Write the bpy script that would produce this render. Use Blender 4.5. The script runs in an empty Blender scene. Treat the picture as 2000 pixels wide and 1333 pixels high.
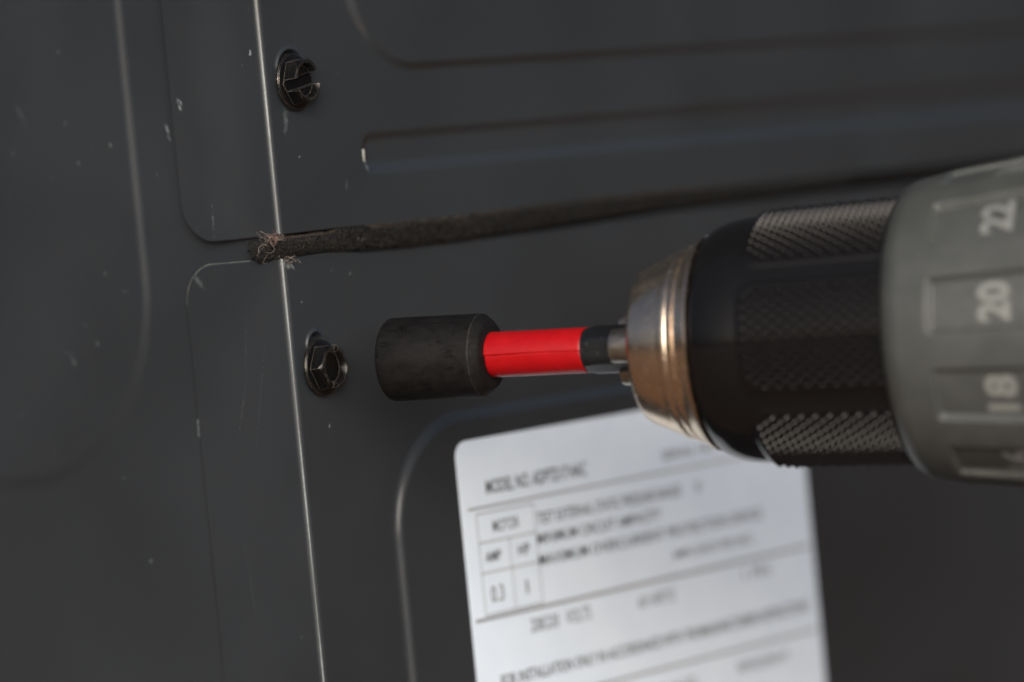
import bpy, bmesh, math, random
import numpy as np
from mathutils import Vector, Matrix
from math import sin, cos, pi, radians
random.seed(4); rng = np.random.default_rng(7)
S = 0.001                       # everything below is modelled in millimetres
scene = bpy.context.scene
col = scene.collection

# ------------------------------------------------------------------ camera
cam = bpy.data.cameras.new('camera'); camo = bpy.data.objects.new('camera', cam); col.objects.link(camo)
# world axes seen from the camera: H along the right face, U up, Y into the cabinet
FPX = 8000.0
H = Vector((6450, 948, -FPX)).normalized()
U = Vector((-.0966, .995, 0)); U.z = (U.x*H.x+U.y*H.y)/-H.z; U.normalize()
Yv = U.cross(H)
Rm = Matrix((H, Yv, U))
O = Vector(((548-1000)/FPX, (666.5-480)/FPX, -1))*613.0
M = Rm.to_4x4(); M.translation = (-(Rm @ O))*S
camo.matrix_world = M
cam.sensor_width = 36; cam.lens = FPX/2000*36
cam.clip_start = .01; cam.clip_end = 500
cam.dof.use_dof = True; cam.dof.focus_distance = 609.5*S; cam.dof.aperture_fstop = 9.0
cam.dof.aperture_blades = 0
scene.camera = camo

# ------------------------------------------------------------------ sky and sun
SUN_AZ_FROM_CAM = 2.0            # degrees to the right of the camera's own direction
SUN_EL = 17.0
world = bpy.data.worlds.new('World'); scene.world = world; world.use_nodes = True
wn = world.node_tree.nodes; wl = world.node_tree.links
sky = wn.new('ShaderNodeTexSky'); sky.sky_type = 'NISHITA'; sky.sun_disc = False
sky.sun_elevation = radians(SUN_EL)
cb = Rm @ Vector((0, 0, 1))     # from the objects towards the camera
az = math.atan2(cb.y, cb.x) + radians(SUN_AZ_FROM_CAM)
sd = Vector((cos(az)*cos(radians(SUN_EL)), sin(az)*cos(radians(SUN_EL)), sin(radians(SUN_EL))))
sky.sun_rotation = math.atan2(sd.x, sd.y)
sky.air_density = .5; sky.dust_density = 8.0; sky.ozone_density = .3
wl.new(sky.outputs[0], wn['Background'].inputs[0]); wn['Background'].inputs[1].default_value = 0.075
sun = bpy.data.lights.new('sun', 'SUN'); sun.energy = 2.05; sun.angle = radians(55); sun.color = (1, .993, .985)
suno = bpy.data.objects.new('sun', sun); col.objects.link(suno)
suno.rotation_euler = sd.to_track_quat('Z', 'Y').to_euler()
scene.view_settings.view_transform = 'Standard'; scene.view_settings.look = 'None'
scene.view_settings.exposure = 0.79; scene.view_settings.gamma = 1

# ------------------------------------------------------------------ helpers
def tag(o, label=None, cat=None, group=None, kind=None):
    if label: o['label'] = label
    if cat: o['category'] = cat
    if group: o['group'] = group
    if kind: o['kind'] = kind
    return o

def empty(name, mat=None):
    o = bpy.data.objects.new(name, None); col.objects.link(o)
    o.empty_display_size = .01
    if mat is not None: o.matrix_world = mat
    return o

def mesh_obj(name, verts, faces, mat, parent=None, smooth=True, sharp=None):
    me = bpy.data.meshes.new(name)
    v = np.asarray(verts, dtype=float)*S
    me.from_pydata(v.tolist(), [], faces if isinstance(faces, list) else faces.tolist())
    me.materials.append(mat)
    if smooth:
        me.shade_smooth()
        if sharp is not None: me.set_sharp_from_angle(angle=radians(sharp))
    me.update()
    o = bpy.data.objects.new(name, me); col.objects.link(o)
    if parent: o.parent = parent
    return o

def grid_faces(nu, nv, wrap_u=False):
    i = np.arange(nu if wrap_u else nu-1); j = np.arange(nv-1)
    I, J = np.meshgrid(i, j, indexing='ij'); I2 = (I+1) % nu
    return np.stack([I*nv+J, I2*nv+J, I2*nv+J+1, I*nv+J+1], -1).reshape(-1, 4)

def lathe(name, prof, mat, parent=None, n=96, sharp=35, closed=False):
    """prof: list of (t, r) along local Z"""
    P = np.array(prof, float); m = len(P)
    a = np.linspace(0, 2*pi, n, endpoint=False)
    v = np.stack([np.outer(np.cos(a), P[:, 1]), np.outer(np.sin(a), P[:, 1]), np.tile(P[:, 0], (n, 1))], -1).reshape(-1, 3)
    f = grid_faces(n, m, True)
    return mesh_obj(name, v, f, mat, parent, True, sharp)

def sstep(x): x = np.clip(x, 0, 1); return x*x*x*(x*(6*x-15)+10)
def sd_rect(x, y, x0, x1, y0, y1, r):
    cx, cy = (x0+x1)/2, (y0+y1)/2
    qx = np.abs(x-cx)-(x1-x0)/2+r; qy = np.abs(y-cy)-(y1-y0)/2+r
    return np.hypot(np.maximum(qx, 0), np.maximum(qy, 0))+np.minimum(np.maximum(qx, qy), 0)-r
def lines(*segs):
    """segs: (start, step) ... last = end"""
    out = []
    for (a, st), b in zip(segs[:-1], [s[0] if isinstance(s, tuple) else s for s in segs[1:]]):
        k = max(1, int(round((b-a)/st))); out += list(np.linspace(a, b, k, endpoint=False))
    out.append(segs[-1]); return np.array(out)
def vnoise(x, y, seed=0, oct=3):
    """cheap smooth noise from summed sines"""
    r = np.random.default_rng(seed); s = 0; amp = 1; fr = 1
    for o in range(oct):
        for k in range(4):
            a = r.uniform(0, 2*pi); p = r.uniform(0, 2*pi)
            s = s+amp*np.sin(fr*(x*cos(a)+y*sin(a))*r.uniform(.7, 1.4)+p)
        amp *= .55; fr *= 2.1
    return s/6

# ------------------------------------------------------------------ materials
class N:
    """small node builder"""
    def __init__(s, name):
        s.m = bpy.data.materials.new(name); s.m.use_nodes = True
        s.t = s.m.node_tree; s.n = s.t.nodes; s.b = s.n['Principled BSDF']
        tc = s.n.new('ShaderNodeTexCoord')
        vm = s.n.new('ShaderNodeVectorMath'); vm.operation = 'SCALE'; vm.inputs[3].default_value = 1/S
        s.t.links.new(tc.outputs['Object'], vm.inputs[0]); s.co = vm.outputs[0]      # millimetres
    def link(s, a, b): s.t.links.new(a, b)
    def put(s, sock, v):
        if isinstance(v, (int, float)): sock.default_value = v
        elif isinstance(v, tuple): sock.default_value = v if len(v) == 4 or sock.type == 'VECTOR' else (*v, 1)
        else: s.link(v, sock)
    def mapv(s, scale=(1, 1, 1), loc=(0, 0, 0), rot=(0, 0, 0), src=None):
        m = s.n.new('ShaderNodeMapping'); s.link(src or s.co, m.inputs[0])
        m.inputs['Location'].default_value = loc; m.inputs['Rotation'].default_value = rot; m.inputs['Scale'].default_value = scale
        return m.outputs[0]
    def noise(s, scale, det=3, rough=.55, vec=None, out=0, dist=0):
        n = s.n.new('ShaderNodeTexNoise'); n.inputs['Scale'].default_value = scale; n.inputs['Detail'].default_value = det
        n.inputs['Roughness'].default_value = rough; n.inputs['Distortion'].default_value = dist
        s.link(vec or s.co, n.inputs['Vector']); return n.outputs[out]
    def vor(s, scale, vec=None, feat='F1', out='Distance'):
        n = s.n.new('ShaderNodeTexVoronoi'); n.feature = feat; n.inputs['Scale'].default_value = scale
        s.link(vec or s.co, n.inputs['Vector']); return n.outputs[out]
    def math(s, op, a, b=0., c=0.):
        n = s.n.new('ShaderNodeMath'); n.operation = op
        s.put(n.inputs[0], a); s.put(n.inputs[1], b)
        if op in ('MULTIPLY_ADD', 'SMOOTH_MIN'): s.put(n.inputs[2], c)
        return n.outputs[0]
    def ramp(s, v, a, b, lo=0., hi=1., smooth=True):
        n = s.n.new('ShaderNodeMapRange'); n.interpolation_type = 'SMOOTHSTEP' if smooth else 'LINEAR'
        s.put(n.inputs[0], v); n.inputs[1].default_value = a; n.inputs[2].default_value = b
        n.inputs[3].default_value = lo; n.inputs[4].default_value = hi; return n.outputs[0]
    def mix(s, f, a, b):
        n = s.n.new('ShaderNodeMix'); n.data_type = 'RGBA'
        s.put(n.inputs[0], f); s.put(n.inputs[6], a); s.put(n.inputs[7], b); return n.outputs[2]
    def bump(s, h, dist_mm, strength=1., normal=None):
        n = s.n.new('ShaderNodeBump'); n.inputs['Distance'].default_value = dist_mm*S; n.inputs['Strength'].default_value = strength
        s.link(h, n.inputs['Height'])
        if normal: s.link(normal, n.inputs['Normal'])
        return n.outputs[0]
    def edge(s, rad_mm, lo=.003, hi=.05):
        """mask of worn edges: where a bevelled normal leaves the true one"""
        b = s.n.new('ShaderNodeBevel'); b.samples = 4; b.inputs['Radius'].default_value = rad_mm*S
        g = s.n.new('ShaderNodeNewGeometry'); d = s.n.new('ShaderNodeVectorMath'); d.operation = 'DOT_PRODUCT'
        s.link(b.outputs[0], d.inputs[0]); s.link(g.outputs['Normal'], d.inputs[1])
        return s.ramp(s.math('SUBTRACT', 1., d.outputs['Value']), lo, hi)
    def set(s, **k):
        names = dict(color='Base Color', rough='Roughness', metal='Metallic', spec='Specular IOR Level', coat='Coat Weight',
                     coatr='Coat Roughness', normal='Normal', aniso='Anisotropic', sheen='Sheen Weight', ior='IOR')
        for a, v in k.items(): s.put(s.b.inputs[names[a]], v)
        return s.m

# marks on the painted sheets: (a, b, half length, half width, angle) in the plane of the face, a = face coordinate, b = z
def paint(name, axis, marks, base=(.0176, .0214, .0256)):
    k = N(name)
    sep = k.n.new('ShaderNodeSeparateXYZ'); k.link(k.co, sep.inputs[0])
    a = sep.outputs[axis]; z = sep.outputs[2]; other = sep.outputs[1-axis]
    wob = k.noise(1.6, 4, .7)
    broad = k.noise(.035, 3, .5); mid = k.noise(.25, 4, .6)
    fine = k.noise(7, 2, .6)
    # chips: sparse voronoi cells
    cell = k.n.new('ShaderNodeTexVoronoi'); cell.inputs['Scale'].default_value = .42; k.link(k.mapv((1, 1, .62)), cell.inputs['Vector'])
    sc = k.n.new('ShaderNodeSeparateColor'); k.link(cell.outputs['Color'], sc.inputs[0])
    r = k.math('MULTIPLY', k.ramp(sc.outputs[0], .80, 1., 0., .13, False), k.ramp(wob, .3, .8, .3, 1.3))
    speck = k.ramp(k.math('SUBTRACT', k.math('MULTIPLY', cell.outputs['Distance'], 1.), r), -.03, .015, 1., 0.)
    speck = k.math('MULTIPLY', speck, k.ramp(sc.outputs[1], .2, .98, .03, .28))
    # hairline scratches: long thin cells along a tilted direction
    vv = k.mapv((.9, .9, .035), rot=(radians(6), radians(8), 0))
    cell2 = k.n.new('ShaderNodeTexVoronoi'); cell2.inputs['Scale'].default_value = .5; k.link(vv, cell2.inputs['Vector'])
    sc2 = k.n.new('ShaderNodeSeparateColor'); k.link(cell2.outputs['Color'], sc2.inputs[0])
    hair = k.math('MULTIPLY', k.ramp(cell2.outputs['Distance'], .0, .022, 1., 0.), k.ramp(sc2.outputs[0], .62, .95))
    hair = k.math('MULTIPLY', hair, k.math('MULTIPLY', k.ramp(k.noise(1.2, 5, .8), .42, .62), .30))
    dust = k.math('MULTIPLY', k.ramp(k.vor(1.9), .02, .16, 1., 0.), k.math('MULTIPLY', k.ramp(k.noise(.16, 4, .7), .50, .72), .16))
    m = k.math('MAXIMUM', k.math('MAXIMUM', speck, hair), dust)
    for mk in marks:
        ma, mb, hl, hw, ang, st = mk[:6]; flap = len(mk) > 6        # flap: a mark on the folded strip, placed by its y
        da = k.math('SUBTRACT', other if flap else a, ma); db = k.math('SUBTRACT', z, mb)
        ca, sa = cos(radians(ang)), sin(radians(ang))
        u = k.math('ADD', k.math('MULTIPLY', da, ca/hl), k.math('MULTIPLY', db, sa/hl))
        v = k.math('ADD', k.math('MULTIPLY', da, -sa/hw), k.math('MULTIPLY', db, ca/hw))
        d = k.math('ADD', k.math('MULTIPLY', u, u), k.math('MULTIPLY', v, v))
        d = k.math('ADD', d, k.math('MULTIPLY', k.math('SUBTRACT', k.noise(2.1, 5, .8, k.mapv((1, 1, .6))), .46), 9.))
        one = k.math('MULTIPLY', k.ramp(d, .1, 1.1, 1., 0.), k.math('MULTIPLY', k.ramp(a, .2, .6, 1., 0.) if flap else k.ramp(other, .6, 1.4, 1., 0.), st))
        m = k.math('MAXIMUM', m, one)
    c = k.mix(k.ramp(broad, .35, .65), base, tuple(x*1.12 for x in base))
    c = k.mix(k.math('MULTIPLY', k.ramp(mid, .5, .8), .22), c, (.030, .028, .026))
    if axis == 0:                                 # highlight along the bend, painted into the colour as a bright line
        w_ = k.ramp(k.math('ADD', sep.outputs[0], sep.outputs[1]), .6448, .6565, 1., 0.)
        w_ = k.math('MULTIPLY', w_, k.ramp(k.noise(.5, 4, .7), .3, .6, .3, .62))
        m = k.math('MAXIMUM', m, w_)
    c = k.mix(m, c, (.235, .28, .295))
    rough = k.math('ADD', k.ramp(broad, .3, .7, .25, .37), k.math('MULTIPLY', mid, .08))
    b1 = k.bump(fine, .009, .5); b2 = k.bump(k.math('ADD', k.math('MULTIPLY', m, -1), k.math('MULTIPLY', mid, .3)), .03, .8, b1)
    return k.set(color=c, rough=rough, spec=.34, coat=.3, coatr=.22, normal=b2)

LM = [(21.4, 19.0, 1.7, .30, 75, .55), (24.5, 12.5, 1.2, .10, 80, .35), (20.6+.5, -26.5, 1.8, .2, 92, .55), (38, -34, .5, .25, 20, .6), (34, -47, .5, .2, 120, .45),
      (46, -15, 1.6, .35, 70, .2), (52, 24, 2, .25, 60, .25), (37, -2, .4, .3, 0, .4), (33, -5, 1.0, .15, 10, .25)]
RM_ = [(16.6, 22.6, 1.5, .45, 68, .8, 1), (2.3, 29.1, .5, .28, 80, .8, 1), (12.3, 4.7, 2.8, .09, 93, .5, 1), (15.6, 3.2, 1.0, .07, 95, .4, 1),
       (9, -14, 7.0, .09, 98, .13, 1), (7, -22, 9.0, .09, 104, .13, 1), (11, -24, 6.0, .14, 108, .12, 1), (17.6, -4.2, 1.8, .5, 50, .22, 1), (13, -50, 8, .1, 86, .10, 1),
       (21.4, 11.9, 2.1, .42, 95, 1.0), (1.4, -3.2, 1.5, .5, 160, .5), (6.2, 13, .25, .2, 0, .6), (3.5, -8.8, .3, .2, 0, .7),  # first mark here paints a glint on the groove's end wall
       (6.9, -28.2, .8, .12, 80, .6), (3.9, 18.6, 2.4, .6, 80, .22), (11, -4.6, .6, .2, 20, .2), (15, -5.4, .5, .25, 20, .2), (16.2, 8, 1, .2, 80, .3)]
M_side = paint('grey_paint_side', 1, LM)
def wrap_paint():
    return paint('grey_paint_wrap', 0, RM_)
M_wrap = paint('grey_paint_front', 0, RM_)

def felt_mat():
    k = N('black_felt')
    n1 = k.noise(2.2, 5, .75); n2 = k.noise(.35, 3, .6)
    c = k.mix(k.ramp(n1, .48, .75), (.002, .002, .002), (.012, .0115, .011))
    c = k.mix(k.math('MULTIPLY', k.ramp(n2, .5, .75), .35), c, (.018, .014, .011))
    return k.set(color=c, rough=.95, spec=.15, normal=k.bump(k.noise(5, 4, .8), .25, 1.))
M_felt = felt_mat()
def flat(name, color, rough, **kw):
    k = N(name); return k.set(color=color, rough=rough, **kw)
M_fibre = flat('dark_fibre', (.0055, .0053, .0052), .8)
M_fibre_tan = flat('tan_fibre', (.07, .053, .040), .8)
M_crumb = flat('felt_crumb', (.0055, .0053, .0052), .35)
M_lint = flat('pale_lint', (.26, .22, .19), .8)
M_lint2 = flat('pink_lint', (.28, .08, .06), .8)

def screw_mat():
    k = N('black_oxide_screw')
    e = k.math('MULTIPLY', k.edge(.07, .02, .16), k.ramp(k.noise(4.5, 4, .7), .38, .62, .08, 1.))
    dust = k.ramp(k.noise(5.5, 3, .7), .60, .74)
    c = k.mix(k.math('MULTIPLY', dust, .5), (.0035, .0035, .0037), (.035, .029, .024))
    c = k.mix(e, c, (.62, .56, .50))
    return k.set(color=c, rough=k.math('ADD', k.ramp(k.noise(3, 4), .3, .7, .08, .2), k.math('MULTIPLY', dust, .3)), metal=k.math('MULTIPLY', e, .8), spec=.2,
                 normal=k.bump(k.noise(3.2, 4, .6), .06, .6))
M_screw = screw_mat()

def socket_mat():
    k = N('blackened_steel')
    n = k.noise(.9, 5, .65, dist=.6); st = k.noise(1.0, 5, .75, k.mapv((1, 1, .3)), dist=1.4)
    crack = k.math('MULTIPLY', k.ramp(st, .545, .59), k.ramp(k.noise(.22, 2), .42, .56))
    c = k.mix(k.ramp(n, .3, .7), (.0040, .0040, .0042), (.0082, .0081, .0085))
    c = k.mix(crack, c, (.0015, .0015, .0015))
    e = k.edge(.09, .02, .2)
    c = k.mix(k.math('MULTIPLY', e, .8), c, (.5, .47, .44))
    return k.set(color=c, metal=k.math('MULTIPLY', e, .8), rough=k.ramp(n, .3, .7, .50, .62), spec=.15,
                 normal=k.bump(k.math('ADD', k.noise(14, 3), k.math('MULTIPLY', crack, -1.5)), .03, .8))
M_socket = socket_mat()
def red_mat():
    k = N('red_sleeve')
    n = k.noise(.4, 4, .6); s_ = k.noise(1.6, 4, .7, k.mapv((1, 1, .07)))
    return k.set(color=k.mix(k.ramp(n, .3, .7), (.27, .0022, .0045), (.31, .0035, .006)), rough=k.ramp(s_, .3, .7, .27, .40), spec=.36,
                 normal=k.bump(k.math('ADD', s_, n), .03, .6))
M_red = red_mat()
def shank_mat():
    k = N('dark_shank_steel')
    e = k.edge(.12, .01, .15); sm = k.ramp(k.noise(1.3, 5, .7), .52, .75)
    c = k.mix(k.math('MULTIPLY', sm, .35), (.007, .008, .0095), (.06, .066, .072)); c = k.mix(k.math('MULTIPLY', e, .5), c, (.4, .4, .4))
    return k.set(color=c, rough=.22, spec=.4, metal=k.math('MULTIPLY', e, .6), normal=k.bump(k.noise(5, 3), .02, .4))
M_shank = shank_mat()
def brushed(name, c0, c1, r0, r1, k_=28.):
    k = N(name)
    sep = k.n.new('ShaderNodeSeparateXYZ'); k.link(k.co, sep.inputs[0])
    cmb = k.n.new('ShaderNodeCombineXYZ'); k.link(sep.outputs[2], cmb.inputs[2])
    rings = k.noise(k_*.2, 3, .8, cmb.outputs[0])
    n = k.noise(.7, 4, .6)
    return k.set(color=k.mix(k.ramp(n, .35, .7), c0, c1), metal=1., rough=k.ramp(n, .3, .7, r0, r1), normal=k.bump(rings, .012, .35))
M_chrome = brushed('brushed_nickel', (.84, .69, .53), (.90, .75, .58), .20, .28)
M_jaw = brushed('jaw_steel', (.34, .32, .28), (.46, .43, .38), .30, .42)
def black_mat():
    k = N('glossy_black_plastic')
    return k.set(color=(.0050, .0050, .0055), rough=k.ramp(k.noise(.8, 4), .3, .7, .09, .14), spec=.34, normal=k.bump(k.noise(3, 3), .01, .3))
M_black = black_mat()
M_knurl = flat('knurl_black_plastic', (.004, .004, .0045), .12)
M_knurl.node_tree.nodes['Principled BSDF'].inputs['Specular IOR Level'].default_value = .32
def ring_mat():
    k = N('satin_grey_ring')
    n = k.noise(.3, 4); sm = k.ramp(k.noise(.5, 5, .7), .55, .8)
    c = k.mix(k.ramp(n, .3, .7), (.062, .068, .067), (.073, .079, .078))
    return k.set(color=c, metal=.3, rough=k.math('ADD', k.ramp(n, .3, .7, .36, .42), k.math('MULTIPLY', sm, .08)), spec=.5, normal=k.bump(k.noise(9, 3), .01, .4))
M_ring = ring_mat()
M_num = flat('pale_numeral_paint', (.155, .165, .16), .5)
M_housing = flat('red_housing_plastic', (.42, .02, .02), .45)
def label_mat():
    k = N('label_vinyl')
    n = k.noise(.12, 3); return k.set(color=k.mix(k.ramp(n, .3, .7), (.56, .65, .765), (.59, .68, .79)), rough=.34, spec=.5, normal=k.bump(k.noise(.25, 3), .06, .5))
M_label = label_mat()
M_ink = flat('printed_ink', (.045, .047, .055), .5)
M_rule = flat('thin_rule_ink', (.22, .235, .26), .5)
M_dark = flat('dark_interior', (.02, .02, .02), .7)
def ground_mat():
    k = N('brown_earth'); n = k.noise(.004, 6, .7); n2 = k.noise(.03, 5, .7)
    c = k.mix(k.ramp(n, .3, .7), (.105, .056, .030), (.17, .092, .050)); c = k.mix(k.math('MULTIPLY', k.ramp(n2, .5, .8), .5), c, (.045, .034, .024))
    return k.set(color=c, rough=.9, normal=k.bump(n2, 12, .8))
M_ground = ground_mat()

# ------------------------------------------------------------------ setting
GZ = -620.0
g = mesh_obj('ground', [(-60000, -60000, GZ), (60000, -60000, GZ), (60000, 60000, GZ), (-60000, 60000, GZ)], [[0, 1, 2, 3]], M_ground, smooth=False)
tag(g, kind='structure', label='brown bare earth below the cabinet')

# ------------------------------------------------------------------ cabinet
cab = empty('metal_cabinet', Matrix.Translation((0, 0, GZ*S)))
tag(cab, 'dark grey painted sheet metal cabinet filling the whole background, with embossed panels', 'metal cabinet')
def cab_child(o): o.parent = cab; o.location = (0, 0, -GZ*S); return o

# left (side) sheet: plane x = const, runs away along +y
ys = lines((3.0, 1.0), (11, .22), (20.2, .05), (20.8, .25), (22.5, .3), (36, .7), (75, 5), (130, 40), 420.)
zs = lines((-618, 60), (-90, 2), (-38, .8), (-10, .25), (10, 2), (60, 40), 300.)
Yg, Zg = np.meshgrid(ys, zs, indexing='ij')
off = .55+0*Yg
hh = .6*sstep(.5-sd_rect(Yg, Zg, 28.9, 330, -34.2, 240, 31)/2.3)
wv = .10*vnoise(Yg*.06, Zg*.06, 3)+.035*vnoise(Yg*.3, Zg*.3, 8)*np.exp(-((Yg-30)/14)**2)
X = off-hh+wv*sstep((Yg-24)/20)
side = mesh_obj('side_panel', np.stack([X, Yg, Zg], -1).reshape(-1, 3), grid_faces(len(ys), len(zs))[:, ::-1], M_side)
cab_child(side); tag(side, 'painted side panel with a soft rounded embossed step')

RB = 1.1                                        # bend radius at the corner
def wrap_pos(s, out):
    """path round the corner: s<0 on the left face, s>0 on the right; out = distance proud of the sheet"""
    L = RB*pi/2
    x = np.where(s < -L/2, -out, 0.); y = np.where(s < -L/2, -(s+L/2)+RB, 0.)
    a = np.clip((s+L/2)/L, 0, 1)*pi/2
    mid = (s >= -L/2) & (s <= L/2)
    x = np.where(mid, RB-(RB+out)*np.cos(a), x); y = np.where(mid, RB-(RB+out)*np.sin(a), y)
    x = np.where(s > L/2, RB+(s-L/2), x); y = np.where(s > L/2, -out, y)
    return x, y
SL = RB*pi/2/2
def s_of_y(y): return -(y-RB)-SL

def holes(u, z):
    """slots punched for the screws, seen above each flange"""
    h = 0*u; 
    for (cu, cz, r, lip) in ((6.15, 26.2, 3.0, .28), (5.7, -15.7, 2.2, .34)):
        d = np.hypot((u-cu)*(1.0 if cz > 0 else 1.12), z-cz)-r
        h = h-1.5*sstep(-d/.35)+lip*np.exp(-((d-.12)/.28)**2)*sstep((z-cz)/2+.6)
    return h

def wrapped_panel(name, yend, rad, zedge, upper, us, zfine, label):
    # columns: left flap (dense near its rounded corner), bend, right face
    yl = [yend-rad*(1-cos(t)) for t in np.linspace(0, pi/2, 16)] + list(lines((RB+.05, 1.2), yend-rad)[::-1][1:])
    s = np.concatenate([[s_of_y(y) for y in yl], np.linspace(-SL, SL, 13)[1:], us+SL-RB])
    s = np.unique(np.round(s, 4))
    yy = -(s+SL)+RB
    inset = np.zeros_like(s); k = yy > yend-rad
    inset[k] = rad-np.sqrt(np.maximum(rad**2-(yy[k]-(yend-rad))**2, 0))
    sign = 1 if upper else -1
    ze = zedge(s)+sign*inset
    far = 300. if upper else -618.
    Z = np.empty((len(s), len(zfine)))
    for i in range(len(s)):                      # near the edge the rows follow it, further off they are level
        t = zfine
        w = 1-sstep(t/16.); Z[i] = (zedge(s[i:i+1])[0]*w + (1.55 if upper else -1.95)*(1-w)) + sign*t
        Z[i] = Z[i]+sign*inset[i]*(1-sstep(t/14.))
    Sg = np.repeat(s[:, None], len(zfine), 1)
    u = Sg-SL+RB; onr = sstep((Sg-SL)/.8)
    h = 0*Z
    if upper:
        h += onr*.9*sstep(.5-sd_rect(u, Z, 20.2, 330, 25.6, 240, 14.5)/1.9)
        h -= onr*.85*sstep(.5-sd_rect(u, Z, 21.3, 330, 10.2, 15.2, 2.0)/2.1)
    else:
        h += onr*.9*sstep(.5-sd_rect(u, Z, 19.8, 330, -300, -29.6, 17.5)/1.9)
    h += onr*holes(u, Z)
    h += onr*.06*vnoise(u*.05, Z*.07, 11)*sstep((u-12)/20)
    if upper: h = h+1.1*sstep((-(Sg+SL)-1.)/13)          # the flap stands a little off the side panel
    x, y = wrap_pos(Sg, h)
    # slight waviness of the bend edge itself
    x = x+.004*np.sin(Z*.21)
    o = mesh_obj(name, np.stack([x, y, Z], -1).reshape(-1, 3), grid_faces(len(s), len(zfine)) if upper else grid_faces(len(s), len(zfine))[:, ::-1], M_wrap)
    md = o.modifiers.new('thickness', 'SOLIDIFY'); md.thickness = .75*S; md.offset = -1
    cab_child(o); tag(o, label); return o

usr = lines((RB+.02, .5), (1.6, .16), (10.5, .4), (48, 1.0), (110, 5), (240, 40), 450.)
zup = lines((0, .25), (3, 1.0), (7.5, .3), (15, 1.), (19, .16), (28.5, .3), (38, 1.0), (52, 5), (70, 40), 298.)
zlo = lines((0, .3), (3, 1.2), (9.5, .16), (17, 1.0), (24, .35), (46, 1.2), (72, 5), (100, 60), 616.)
def ze_up(s):
    return 1.55+.10*np.sin(s*.13)+0*s
def ze_lo(s):
    return np.where(s < 0, -1.95, -1.95)+.12*np.exp(-((s-9)/4.)**2)-.5*sstep((s-12)/8)+1.0*sstep((s-45)/70)
up = wrapped_panel('upper_panel', 18.45, 6.2, ze_up, True, usr, zup, 'upper sheet with a rounded flap folded round the corner')
lo = wrapped_panel('lower_panel', 20.35, 6.0, ze_lo, False, usr, zlo, 'lower sheet with a nearly flush folded flap')
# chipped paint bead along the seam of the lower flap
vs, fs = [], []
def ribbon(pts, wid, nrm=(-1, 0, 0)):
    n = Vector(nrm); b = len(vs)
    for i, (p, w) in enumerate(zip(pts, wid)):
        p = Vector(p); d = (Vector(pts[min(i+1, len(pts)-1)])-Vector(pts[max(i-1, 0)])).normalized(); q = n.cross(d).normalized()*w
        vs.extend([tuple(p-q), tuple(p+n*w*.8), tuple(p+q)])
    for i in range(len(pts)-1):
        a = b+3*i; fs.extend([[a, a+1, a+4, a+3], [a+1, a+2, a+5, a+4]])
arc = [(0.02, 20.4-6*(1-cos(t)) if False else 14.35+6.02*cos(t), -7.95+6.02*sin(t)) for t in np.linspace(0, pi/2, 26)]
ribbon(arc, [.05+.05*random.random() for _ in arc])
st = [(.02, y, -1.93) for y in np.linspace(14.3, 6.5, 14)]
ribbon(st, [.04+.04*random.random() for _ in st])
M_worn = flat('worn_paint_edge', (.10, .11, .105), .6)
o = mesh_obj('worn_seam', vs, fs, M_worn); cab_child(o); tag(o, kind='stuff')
# dark ribbon in the lower flap's seam: grime together with painted seam shade
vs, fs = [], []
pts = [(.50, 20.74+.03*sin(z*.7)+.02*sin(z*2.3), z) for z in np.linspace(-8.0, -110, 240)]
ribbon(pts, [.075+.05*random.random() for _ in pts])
o = mesh_obj('seam_grime_shade', vs, fs, flat('seam_grime_shade', (.005, .0045, .004), .8)); cab_child(o); tag(o, kind='stuff')
vs, fs = [], []  # bright ribbon painting the glint at the end of the pressed groove
pts = [(21.15+.05*sin(z*2.5), .26, z) for z in np.linspace(10.5, 13.3, 15)]
ribbon(pts, [(.07+.15*abs(sin(q*.9+.4)))*(1 if 4 < q or q < 3 else .4) for q in range(15)], (0, -1, 0))
o = mesh_obj('painted_glint', vs, fs, flat('glint_colour', (.55, .56, .53), .4)); cab_child(o); tag(o, kind='stuff')
# top cover and inner frame, so that no daylight comes through from behind
def box(name, lo_, hi_, mat, parent=None):
    (a, b, c), (d, e, f) = lo_, hi_
    v = [(a, b, c), (d, b, c), (d, e, c), (a, e, c), (a, b, f), (d, b, f), (d, e, f), (a, e, f)]
    return mesh_obj(name, v, [[3, 2, 1, 0], [4, 5, 6, 7], [0, 1, 5, 4], [1, 2, 6, 5], [2, 3, 7, 6], [3, 0, 4, 7]], mat, parent, smooth=False)
cab_child(box('top_cover', (1.5, 1.5, 296), (448, 418, 299), M_side))
cab_child(box('inner_frame', (5, 5, -616), (446, 416, 294), M_dark))

# felt gasket in the gap
topk = ([-6.4, -4, 0, 6, 11, 14, 18, 25, 30, 55, 83, 127, 193, 300], [1.35, 1.15, 1.1, 1.15, 1.2, 1.7, 2.05, 1.85, 1.85, 2.2, 2.5, 2.1, 1.6, 1.4])
botk = ([-6.4, -4, -1, 4, 9, 17, 25, 42, 55, 82, 126, 193, 300], [-2.7, -2.65, -2.2, -2.05, -1.9, -2.6, -2.85, -3.0, -2.55, -1.6, -1.0, -.2, 0])
ss = lines((-5.9, .10), (14, .2), (45, .7), (110, 4), 300.)
vv_ = np.linspace(0, 1, 34)
Sg, Vg = np.meshgrid(ss, vv_, indexing='ij')
T = np.interp(Sg, *topk)+.10*vnoise(Sg*1.3, Sg*0, 21); B = np.interp(Sg, *botk)+.10*vnoise(Sg*1.1, Sg*0, 22)
Zf = B+(T-B)*Vg
prof = 1-np.abs(2*Vg-1)**3.2
bul = np.interp(Sg, [-6, 0, 10, 16, 25, 60, 300], [.85, .75, .55, .9, 1.15, 1.0, .6])
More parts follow.
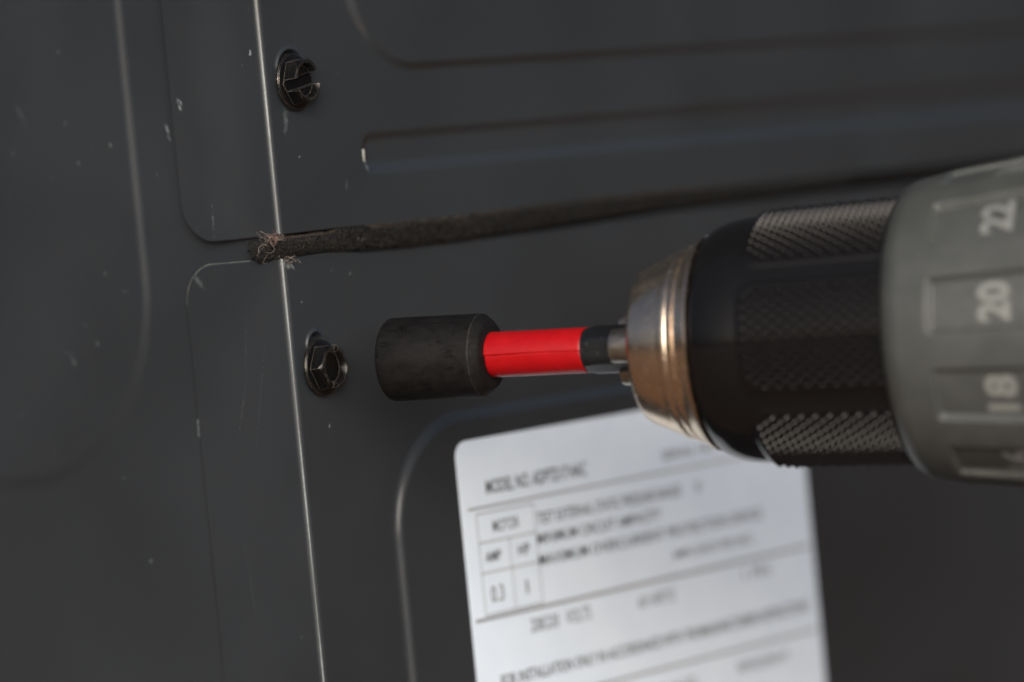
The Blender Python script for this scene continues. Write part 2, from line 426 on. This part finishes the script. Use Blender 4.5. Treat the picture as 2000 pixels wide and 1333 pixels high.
outw = -1.2+(1.2+bul)*prof+(.22*vnoise(Sg*2.2, Zf*2.2, 31, 3)+.16*vnoise(Sg*6, Zf*6, 33, 2))*prof
# torn end: slanted in s
Sx = Sg+np.clip(-(Sg+1)/5, 0, 1)*((1-Vg)*1.7+.45*np.sin(Vg*19)+.3*np.sin(Vg*41+1))
xf, yf = wrap_pos(Sx, outw)
felt = empty('felt_gasket', Matrix.Translation((0, 0, 0)))
tag(felt, 'frayed black felt strip squeezed into the gap between the two grey panels', 'felt strip')
fb = mesh_obj('felt_body', np.stack([xf, yf, Zf], -1).reshape(-1, 3), grid_faces(*Sg.shape), M_felt, felt)
md = fb.modifiers.new('thickness', 'SOLIDIFY'); md.thickness = .5*S; md.offset = -1

def strands(name, specs, mat, parent, kind='stuff'):
    """specs: list of (points, width): triangular little fibres"""
    V, F = [], []
    for pts, w in specs:
        b = len(V); n = len(pts)
        for i, p in enumerate(pts):
            d = (pts[min(i+1, n-1)]-pts[max(i-1, 0)]); d = d/(np.linalg.norm(d)+1e-9)
            a = np.cross(d, (.3, .5, .8)); a /= np.linalg.norm(a)+1e-9; c = np.cross(d, a)
            for q in range(3): V.append(p+w*(cos(q*2.094)*a+sin(q*2.094)*c))
        for i in range(n-1):
            for q in range(3): F.append([b+3*i+q, b+3*i+(q+1) % 3, b+3*i+3+(q+1) % 3, b+3*i+3+q])
    o = mesh_obj(name, V, F, mat, parent); tag(o, kind=kind); return o
def felt_point(s, v):
    t = np.interp(s, *topk); b = np.interp(s, *botk); z = b+(t-b)*v
    bl = np.interp(s, [-6, 0, 10, 16, 25, 60, 300], [.85, .75, .55, .9, 1.15, 1.0, .6]); p = 1-abs(2*v-1)**3.2
    o_ = -1.2+(1.2+bl)*p; s2 = s+np.clip(-(s+1)/5, 0, 1)*(1-v)*1.7
    x, y = wrap_pos(np.array(s2), np.array(o_)); return np.array([float(x), float(y), z])
def fuzz(n, s0, s1, v0, v1, ln, wd, lift=.25):
    out = []
    for _ in range(n):
        s = s0+(s1-s0)*rng.random()**1.3; v = rng.uniform(v0, v1); p = felt_point(s, v)
        nrm = np.array([-1, 0, 0.]) if s < 0 else np.array([0, -1., 0])
        nrm[2] += (v-.5)*1.2; tang = np.array([0, -1., 0]) if s < 0 else np.array([1., 0, 0])
        a = rng.uniform(0, 2*pi); d = tang*cos(a)+np.array([0, 0, 1.])*sin(a)*.8
        L = ln*rng.uniform(.5, 1.4); k = rng.normal(0, .5, 3); pts = []
        for i in range(4):
            q = i/3; pts.append(p+d*L*(q-.5)+nrm*(lift*sin(pi*q)+.05)+k*L*.3*q*(1-q)*2)
        out.append((pts, wd*rng.uniform(.6, 1.3)))
    return out
strands('felt_fibres', fuzz(7500, -5.8, 150, .03, .95, .65, .032), M_fibre, felt)
V, F = [], []
for _ in range(4200):                                   # crumbs of felt standing off the surface
    s_ = -5.7+95*rng.random()**1.7; p = felt_point(s_, rng.uniform(.04, .96)); w = rng.uniform(.06, .17); b = len(V)
    p = p+(np.array([-1, 0, 0]) if s_ < 0 else np.array([0, -1., 0]))*.08
    for d in ((1, 0, 0), (-1, 0, 0), (0, 1, 0), (0, -1, 0), (0, 0, 1), (0, 0, -1)): V.append(tuple(p+w*np.array(d)*rng.uniform(.6, 1.5, 3)))
    for f_ in ((0, 2, 4), (2, 1, 4), (1, 3, 4), (3, 0, 4), (2, 0, 5), (1, 2, 5), (3, 1, 5), (0, 3, 5)): F.append([b+q for q in f_])
tag(mesh_obj('felt_crumbs', V, F, M_crumb, felt, smooth=False), kind='stuff')
strands('dusty_fibres', fuzz(420, -1, 26, .91, .98, .9, .026, .2)+fuzz(420, 20, 130, .8, .97, .8, .03, .25)+fuzz(160, -5, 45, .1, .9, .5, .026, .3), M_fibre_tan, felt)

# lint tuft
def curls(n, c, rad, ln, wd):
    out = []
    for _ in range(n):
        p = np.array(c)+rng.normal(0, 1, 3)*rad; d = rng.normal(0, 1, 3); d /= np.linalg.norm(d); ax = rng.normal(0, 1, 3); ax /= np.linalg.norm(ax)
        pts = [p]; L = ln*rng.uniform(.4, 1.3); k = rng.uniform(.1, .45)
        for i in range(9):
            d = d+np.cross(ax, d)*k+rng.normal(0, .15, 3); d /= np.linalg.norm(d); p = p+d*L/9; pts.append(p)
        out.append((pts, wd*rng.uniform(.6, 1.3)))
    return out
lint = empty('lint_tuft', Matrix.Translation((0, 0, 0)))
tag(lint, 'small tangled tuft of pale and pink lint caught on the corner edge above the felt', 'lint')
strands('pale_threads', curls(55, (-.5, 1.2, 1.25), (.15, 1.0, .22), 1.5, .020)+curls(8, (-.9, 1.6, 1.0), (.2, 1.5, .6), 4.5, .028)
        + curls(16, (.8, -.5, -2.2), (.9, .12, .2), 1.3, .026), M_lint, lint)
strands('pink_threads', curls(6, (-.6, .5, 1.1), (.12, .5, .2), 1.2, .026), M_lint2, lint)

# ------------------------------------------------------------------ rating label
lab = empty('rating_label', Matrix.Translation((36.3*S, -.91*S, -33.5*S)))
tag(lab, 'white printed rating sticker with rounded corners on the lower grey panel', 'label sticker')
LY = -1.03
def to_lab(v): return [(x-37, y+.91, z+33.5) for x, y, z in v]
def rrect(x0, x1, z0, z1, r, y, th):
    pts = []
    for cx, cz, a0 in ((x1-r, z1-r, 0), (x0+r, z1-r, 90), (x0+r, z0+r, 180), (x1-r, z0+r, 270)):
        for t in range(9): a = radians(a0+t*90/8); pts.append((cx+r*cos(a), cz+r*sin(a)))
    n = len(pts); v = [(x, y, z) for x, z in pts]+[(x, y+th, z) for x, z in pts]
    f = [list(range(n))]+[[i, i+n, (i+1) % n+n, (i+1) % n] for i in range(n)]
    return v, f
v, f = rrect(35.2, 129.2, -98, -33.6, 2.6, LY, .14)
mesh_obj('label_sheet', to_lab(v), f, M_label, lab, smooth=False)
def text_mesh(body, bold=.0):
    cu = bpy.data.curves.new('t', 'FONT'); cu.body = body; cu.size = 1; cu.offset = bold; cu.resolution_u = 3
    ob = bpy.data.objects.new('t', cu); col.objects.link(ob)
    dg = bpy.context.evaluated_depsgraph_get(); dg.update()
    me = bpy.data.meshes.new_from_object(ob.evaluated_get(dg))
    V = np.array([tuple(v.co) for v in me.vertices]); F = [list(p.vertices) for p in me.polygons]
    bpy.data.objects.remove(ob); bpy.data.curves.remove(cu); bpy.data.meshes.remove(me)
    V[:, :2] -= V[:, :2].min(0); sz = V[:, :2].max(0)
    return V, F, sz
def label_text(body, u0, u1, z0, z1, bold=.012, mat=None):
    V, F, sz = text_mesh(body, bold)
    W = [(u0+(u1-u0)*a/sz[0], LY-.02, z0+(z1-z0)*b/sz[1]) for a, b, c in V]
    return mesh_obj('printed_line', to_lab(W), F, mat or M_ink, lab, smooth=False)
def rule(u0, u1, z0, z1):
    return mesh_obj('ruled_line', to_lab([(u0, LY-.02, z0), (u1, LY-.02, z0), (u1, LY-.02, z1), (u0, LY-.02, z1)]), [[0, 1, 2, 3]], M_rule, lab, smooth=False)
label_text('MODEL NO. ADPTD1714AC', 41.8, 67.6, -42.6, -40.4+.1, .02)
label_text('SERIAL NO. W40117', 88.3, 116, -42.6, -40.9, .004)
label_text('TEST EXTERNAL STATIC PRESSURE RANGE', 53.8, 92.5, -48.9, -47.0)
label_text('0', 96.8, 98.2, -48.9, -47.1, .0)
label_text('MINIMUM CIRCUIT AMPACITY', 53.4, 86.5, -52.1, -50.3)
label_text('MAXIMUM OVERCURRENT PROTECTION DEVICE', 53.4, 115, -55.5, -53.7)
label_text('AMPS (HACR PER NEC)', 88.6, 111.5, -59.6, -57.8)
label_text('208/230   VOLTS', 49.7, 65.3, -65.7, -63.5, .005)
label_text('60 HERTZ', 78.2, 88.3, -65.9, -63.9, .0)
label_text('1 PH', 108, 115.5, -65.4, -63.5, .0)
label_text('FOR INSTALLATION ONLY IN ACCORDANCE WITH THE MANUFACTURERS INSTRUCTIONS', 41, 126, -73.1, -71.2, .02)
label_text('FACTORY CHARGED', 70, 92, -81.0, -79.3, 0)
label_text('REFRIGERANT', 104, 119, -80.7, -78.9, 0)
rule(36.9, 128, -44.65, -44.25); rule(36.2, 128, -62.3, -61.7); rule(60, 128, -76.9, -76.4)
for a in (38.7, 46.3, 53.2): rule(a, a+.22, -61.4 if a != 46.3 else -61.4, -45.4 if a != 46.3 else -50.0)
for b in (-45.5, -50.1, -54.9, -61.5): rule(38.7, 53.4, b, b+.24)
label_text('MOTOR', 42.6, 49.2, -48.7, -46.8, .01); label_text('AMP', 40, 44, -53.2, -51.5, .02); label_text('HP', 48.3, 51.2, -53.2, -51.4, .02)
label_text('0.3', 40.6, 43.8, -59.6, -57.0, .005); label_text('1', 49.45, 49.95, -59.4, -57.2, -.003)

# ------------------------------------------------------------------ screws
def solid_from(V, F):
    bm = bmesh.new(); vv = [bm.verts.new(p) for p in V]
    for f_ in F: bm.faces.new([vv[i] for i in f_])
    bmesh.ops.recalc_face_normals(bm, faces=bm.faces); return bm
def hex_head_mesh(slot_w, slot_d, slot_a):
    """axis +Z out of the panel; flange, hexagon with chamfer, raised rim and a slot"""
    n = 72; rings = []
    def hexr(a, fl): k = (a % (pi/3))-pi/6; return fl/cos(k)
    A = np.linspace(0, 2*pi, n, endpoint=False)
    def circ(z, r): return [(r*cos(a), r*sin(a), z) for a in A]
    def hx(z, fl, cap=99): return [(min(hexr(a, fl), cap)*cos(a), min(hexr(a, fl), cap)*sin(a), z) for a in A]
    rings = [circ(-2.0, 1.9), circ(0, 1.9), circ(0.0, 4.25), circ(.38, 4.35), circ(.62, 4.2), circ(.80, 3.72),
             hx(.84, 3.22), hx(2.35, 3.2), hx(2.55, 3.18, 3.5), hx(2.85, 3.1, 3.2), circ(2.98, 2.95), circ(2.96, 2.72), circ(2.5, 2.45), circ(1.9, 2.3), circ(1.8, .01)]
    V = [p for r in rings for p in r]; F = []
    for k in range(len(rings)-1):
        for i in range(n): j = (i+1) % n; F.append([k*n+i, k*n+j, (k+1)*n+j, (k+1)*n+i])
    F.append(list(range(n))[::-1]); F.append([(len(rings)-1)*n+i for i in range(n)])
    bm = solid_from(V, F); me = bpy.data.meshes.new('head'); bm.to_mesh(me); bm.free()
    ob = bpy.data.objects.new('head', me); col.objects.link(ob)
    w, d = slot_w/2, 3.0-slot_d
    cv = [(-9, -w, d), (9, -w, d), (9, w, d), (-9, w, d), (-9, -w*1.25, 6), (9, -w*1.25, 6), (9, w*1.25, 6), (-9, w*1.25, 6)]
    cv = [(x*cos(slot_a)-y*sin(slot_a), x*sin(slot_a)+y*cos(slot_a), z) for x, y, z in cv]
    cb_ = solid_from(cv, [[3, 2, 1, 0], [4, 5, 6, 7], [0, 1, 5, 4], [1, 2, 6, 5], [2, 3, 7, 6], [3, 0, 4, 7]])
    cme = bpy.data.meshes.new('cut'); cb_.to_mesh(cme); cb_.free(); cu = bpy.data.objects.new('cut', cme); col.objects.link(cu)
    md = ob.modifiers.new('b', 'BOOLEAN'); md.operation = 'DIFFERENCE'; md.object = cu; md.solver = 'EXACT'
    dg = bpy.context.evaluated_depsgraph_get(); dg.update()
    out = bpy.data.meshes.new_from_object(ob.evaluated_get(dg))
    bpy.data.objects.remove(ob); bpy.data.objects.remove(cu)
    out.transform(Matrix.Scale(S, 4)); out.materials.clear(); out.materials.append(M_screw)
    out.shade_smooth(); out.set_sharp_from_angle(angle=radians(24)); return out
def basis(zdir, xhint, loc):
    z = Vector(zdir).normalized(); x = Vector(xhint); x = (x-x.dot(z)*z).normalized(); y = z.cross(x)
    m = Matrix((x, y, z)).transposed().to_4x4(); m.translation = Vector(loc)*S; return m
def screw(loc, nrm, roll, slot_w, slot_d, label, slot_a):
    root = empty('hex_screw', basis(nrm, (cos(radians(roll)), 0, sin(radians(roll))), loc))
    tag(root, label, 'screw', 'black hex head screws on the grey panels')
    o = bpy.data.objects.new('screw_head', hex_head_mesh(slot_w, slot_d, radians(slot_a))); col.objects.link(o); o.parent = root
    lathe('shank', [(-9, .1), (-8.5, 1.2), (-.1, 1.5)], M_screw, root, 24)
    return root
screw((6.2, -.10, 24.2), (.10, -1, .02), 186, 1.8, 2.0, 'upper black hex screw, deeply slotted and chewed, above the felt-filled gap', 4)
screw((6.0, -.12, -19.0), (.10, -1, .03), 180, 1.2, .9, 'lower black hex screw straight in front of the nut driver socket', 78)

# ------------------------------------------------------------------ nut driver
D0 = Vector((6.9229, -13.8701, -18.504)); Da = Vector((.2675, -.9632, -.0271)); Dc = Vector((-.9616, -.2687, .0554))
drv = empty('nut_driver', basis(Da, Dc, D0))
tag(drv, 'black magnetic nut driver bit with a red sleeve, pointing at the lower screw', 'nut driver')
R = 6.2
lathe('socket', [(3.5, .1), (3.5, 3.9), (.5, 4.1), (-.25, 4.6), (-.35, 5.3), (-.18, 5.85), (.15, 6.12), (.5, R), (7, R), (14.6, R), (14.88, R-.01), (14.98, R-.10), (15.9, 5.35), (16.15, 5.05), (16.28, 4.8), (16.32, 3.0)], M_socket, drv, 128, 28)
# red sleeve: wrapped sheet with one overlapping seam facing the camera
nphi = 120; ts = np.concatenate([[0, 0, .12, .3], np.linspace(1, 14, 14), [14.7, 14.9, 15.0, 15.0]]); V = []
for i in range(nphi+1):
    q = i/nphi; a = q*2*pi
    for j, t in enumerate(ts):
        r = 3.335+.07*q+.012*sin(a*3+t*.5)
        if j == 0 or j == len(ts)-1: r -= .28
        elif j in (1, len(ts)-2): r -= .05
        wobble = .10*sin(t*.45+.6)+.03*sin(t*1.7)
        ang = a + (wobble/3.4)*(1 if i in (0, nphi) else 0)
        t0 = 16.2+.22*(1-q); t1 = 31.55-.10*(1-q)+.10*sin(a*2)
        V.append((r*cos(ang), r*sin(ang), t0+(t1-t0)*t/15.0))
o = mesh_obj('red_sleeve', V, grid_faces(nphi+1, len(ts)), M_red, drv, True, 40)
md = o.modifiers.new('thickness', 'SOLIDIFY'); md.thickness = .22*S; md.offset = -1
def hexring(t, r, n=48, rnd=.9):
    out = []
    for i in range(n):
        a = i*2*pi/n; k = ((a+pi/6) % (pi/3))-pi/6      # corners at 30+60k degrees
        k = (a % (pi/3))-pi/6
        rr = r/cos(((a+pi/6) % (pi/3))-pi/6) if True else r
        out.append((min(rr, r*1.115)*cos(a), min(rr, r*1.115)*sin(a), t))
    return out
def hexrod(name, prof, mat, parent, n=96):
    V = []; 
    for t, r, rd in prof:
        for i in range(n):
            a = i*2*pi/n; rr = min(r/cos(((a+pi/6) % (pi/3))-pi/6), r*rd); V.append((rr*cos(a), rr*sin(a), t))
    m = len(prof); F = []
    for k in range(m-1):
        for i in range(n): j = (i+1) % n; F.append([k*n+i, k*n+j, (k+1)*n+j, (k+1)*n+i])
    return mesh_obj(name, V, F, mat, parent, True, 22)
hexrod('hex_shank', [(17, 2.9, 1.0), (31.2, 2.9, 1.0), (31.5, 3.1, 1.04), (32.2, 3.12, 1.06), (32.9, 3.14, 1.125), (46, 3.14, 1.125), (46.1, 1, 1)], M_shank, drv)

# ------------------------------------------------------------------ drill
C0 = Vector((16.2533, -47.4604, -19.4485)); Ca = Vector((.3264, -.945, -.0183)); Cc = Vector((-.9438, -.3269, .0492))
drill = empty('power_drill', basis(Ca, Cc, C0))
tag(drill, 'cordless drill with metal collar, black knurled chuck and grey numbered torque ring', 'power drill')
def jaw(phi):                       # D-shaped jaw, phi from the camera side
    V = []; n = 24; tt = [(1.5, .80), (1.62, .95), (1.9, 1.0), (14, 1.25)]
    for t, k in tt:
        for i in range(n):
            a = i*2*pi/n; x = 3.35+2.35*k*cos(a); y = 2.45*k*sin(a); x = max(x, 2.6)
            V.append((x*cos(phi)-y*sin(phi), x*sin(phi)+y*cos(phi), t))
    F = [list(range(n))[::-1]]
    for k in range(len(tt)-1):
        for i in range(n): j = (i+1) % n; F.append([k*n+i, k*n+j, (k+1)*n+j, (k+1)*n+i])
    return mesh_obj('chuck_jaw', V, F, M_jaw, drill, True, 30)
for p in (-6, 114, 234): jaw(radians(p))
lathe('chuck_collar', [(13, 6.6), (7.0, 6.7), (6.0, 7.2), (5.75, 8.2), (5.8, 9.6), (6.05, 10.5), (6.4, 11.0), (7.0, 11.38), (11.3, 13.25), (11.45, 13.28), (11.7, 13.55), (12.3, 13.78), (12.7, 13.86), (12.95, 13.80),
      (13.0, 13.86), (13.9, 14.28), (14.05, 14.28), (14.12, 14.12), (14.3, 14.12), (14.4, 14.42), (15.5, 15.0), (15.75, 15.3), (16.2, 15.58), (16.45, 15.6), (16.55, 15.3), (16.6, 14.2)], M_chrome, drill, 192, 40)
# sleeve with six raised grip panels
na = 540; phis = np.linspace(0, 2*pi, na, endpoint=False)
tt = np.array([16.5, 16.75, 16.85, 16.95, 17.15, 17.5, 18, 18.6, 19.3, 20.2, 21.2, 22.2, 23, 23.6]+list(np.arange(24, 29, .2))+list(np.arange(29, 49.5, 1.)))
base = np.interp(tt, [16.5, 16.75, 16.85, 16.95, 17.15, 17.5, 18, 18.6, 19.3, 20.2, 21.2, 22.2, 23, 24, 26, 44, 48],
                 [13.8, 14.9, 15.25, 15.45, 15.72, 16.02, 16.36, 16.68, 16.97, 17.25, 17.46, 17.6, 17.68, 17.74, 17.8, 18.3, 18.4])
Ph, Tg = np.meshgrid(phis, tt, indexing='ij'); Rg = np.tile(base, (na, 1))
arcp = (((Ph+pi/6+radians(1)) % (pi/3))-pi/6)*18.          # mm across the panel; panels centred every 60 degrees
Rg = Rg+.28*sstep(.5-sd_rect(arcp, Tg, -8.1, 8.1, 24.9, 70, 2.4)/1.1)
V = np.stack([Rg*np.cos(Ph), Rg*np.sin(Ph), Tg], -1).reshape(-1, 3)
chuck = mesh_obj('chuck_sleeve', V, grid_faces(na, len(tt), True), M_black, drill)
for kpan in range(6):
    V, F = [], []; c0 = kpan*pi/3-radians(1)
    row = 0; t = 26.0
    while t < 46.6:
        cnt = 10 if row % 2 == 0 else 9
        for q in range(cnt):
            a = (q-(cnt-1)/2)*1.56
            if abs(a) > 7.3-(.8 if t < 26.6 else 0): continue
            r0 = np.interp(t, [26, 44, 48], [17.8, 18.3, 18.4])+.25
            ph = c0+a/18.2; b = len(V); hl, hw, ht = .88, .44, .74
            for (kk, hh_) in ((1., 0.), (.62, .52), (.24, .93)):      # low pointed domes
                for q8 in range(8):
                    w8 = q8*pi/4; ex = abs(cos(w8))**1.3*math.copysign(1, cos(w8)); ey = abs(sin(w8))**1.3*math.copysign(1, sin(w8))
                    p2 = ph+hw*kk*ey/18.2; rr = r0+ht*hh_; V.append((rr*cos(p2), rr*sin(p2), t+hl*kk*ex))
            V.append(((r0+ht)*cos(ph), (r0+ht)*sin(ph), t))
            for l_ in range(2):
                for i in range(8): j = (i+1) % 8; F.append([b+8*l_+i, b+8*l_+j, b+8*l_+8+j, b+8*l_+8+i])
            for i in range(8): F.append([b+16+i, b+16+(i+1) % 8, b+24])
        t += 1.05; row += 1
    o = mesh_obj('knurl_bumps', V, [f_[::-1] for f_ in F], M_knurl, chuck); tag(o, kind='stuff')
# torque ring with recessed windows
prof_t = [45.7, 45.8, 45.95, 46.2, 46.5, 46.9, 47.4, 47.9, 48.5]
prof_r = [17.2, 18.9, 19.2, 19.55, 19.9, 20.3, 20.65, 20.95, 21.2]
tt = np.array(prof_t+list(np.arange(49.0, 52.2, .6))+list(np.arange(52.3, 55.2, .12))+list(np.arange(55.6, 71, .7))+[72, 72.6, 72.9, 73])
rr_ = np.interp(tt, prof_t+[54, 61.6, 67.5, 72, 72.6, 72.9, 73], prof_r+[22.3, 23.2, 23.95, 24.4, 24.3, 23.9, 22])
na = 900; phis = np.linspace(0, 2*pi, na, endpoint=False)
Ph, Tg = np.meshgrid(phis, tt, indexing='ij'); Rg = np.tile(rr_, (na, 1))
PER = radians(360/11); UP0 = radians(8.6)
up = -Ph-UP0                                     # local angles run downwards as seen
cell = ((up+PER/2) % PER)-PER/2
sdw = sd_rect(cell*22.8, Tg, -3.75, 3.75, 53.4, 90, .5)
Rg = Rg-.95*sstep(.5-sdw/.8)
V = np.stack([Rg*np.cos(Ph), Rg*np.sin(Ph), Tg], -1).reshape(-1, 3)
ring = mesh_obj('torque_ring', V, grid_faces(na, len(tt), True), M_ring, drill)
for k, txt in enumerate(('20', '22', '24', '2', '4', '6', '8', '10', '14', '16', '18')):
    V, F, sz = text_mesh(txt, .035)
    # glyph tops face the chuck (towards smaller t), reading direction runs upwards
    W = []
    hgt = 4.7; wid = 5.6 if len(txt) == 2 else 2.7
    ca = UP0+k*PER
    for a, b, c in V:
        t = 65.0-b/sz[1]*hgt; au = ca+((a/sz[0]-.5)*wid)/22.8
        r = np.interp(t, [54, 61.6, 67.5], [22.3, 23.2, 23.95])-.95+.06
        W.append((r*cos(-au), r*sin(-au), t))
    mesh_obj('numeral', W, [list(f_) for f_ in F], M_num, ring, smooth=False)
lathe('gear_housing', [(72.8, 10), (72.8, 22.5), (74, 25.2), (78, 26.5), (120, 27.5), (140, 26), (142, 10), (142, .1)], M_housing, drill, 96, 35)
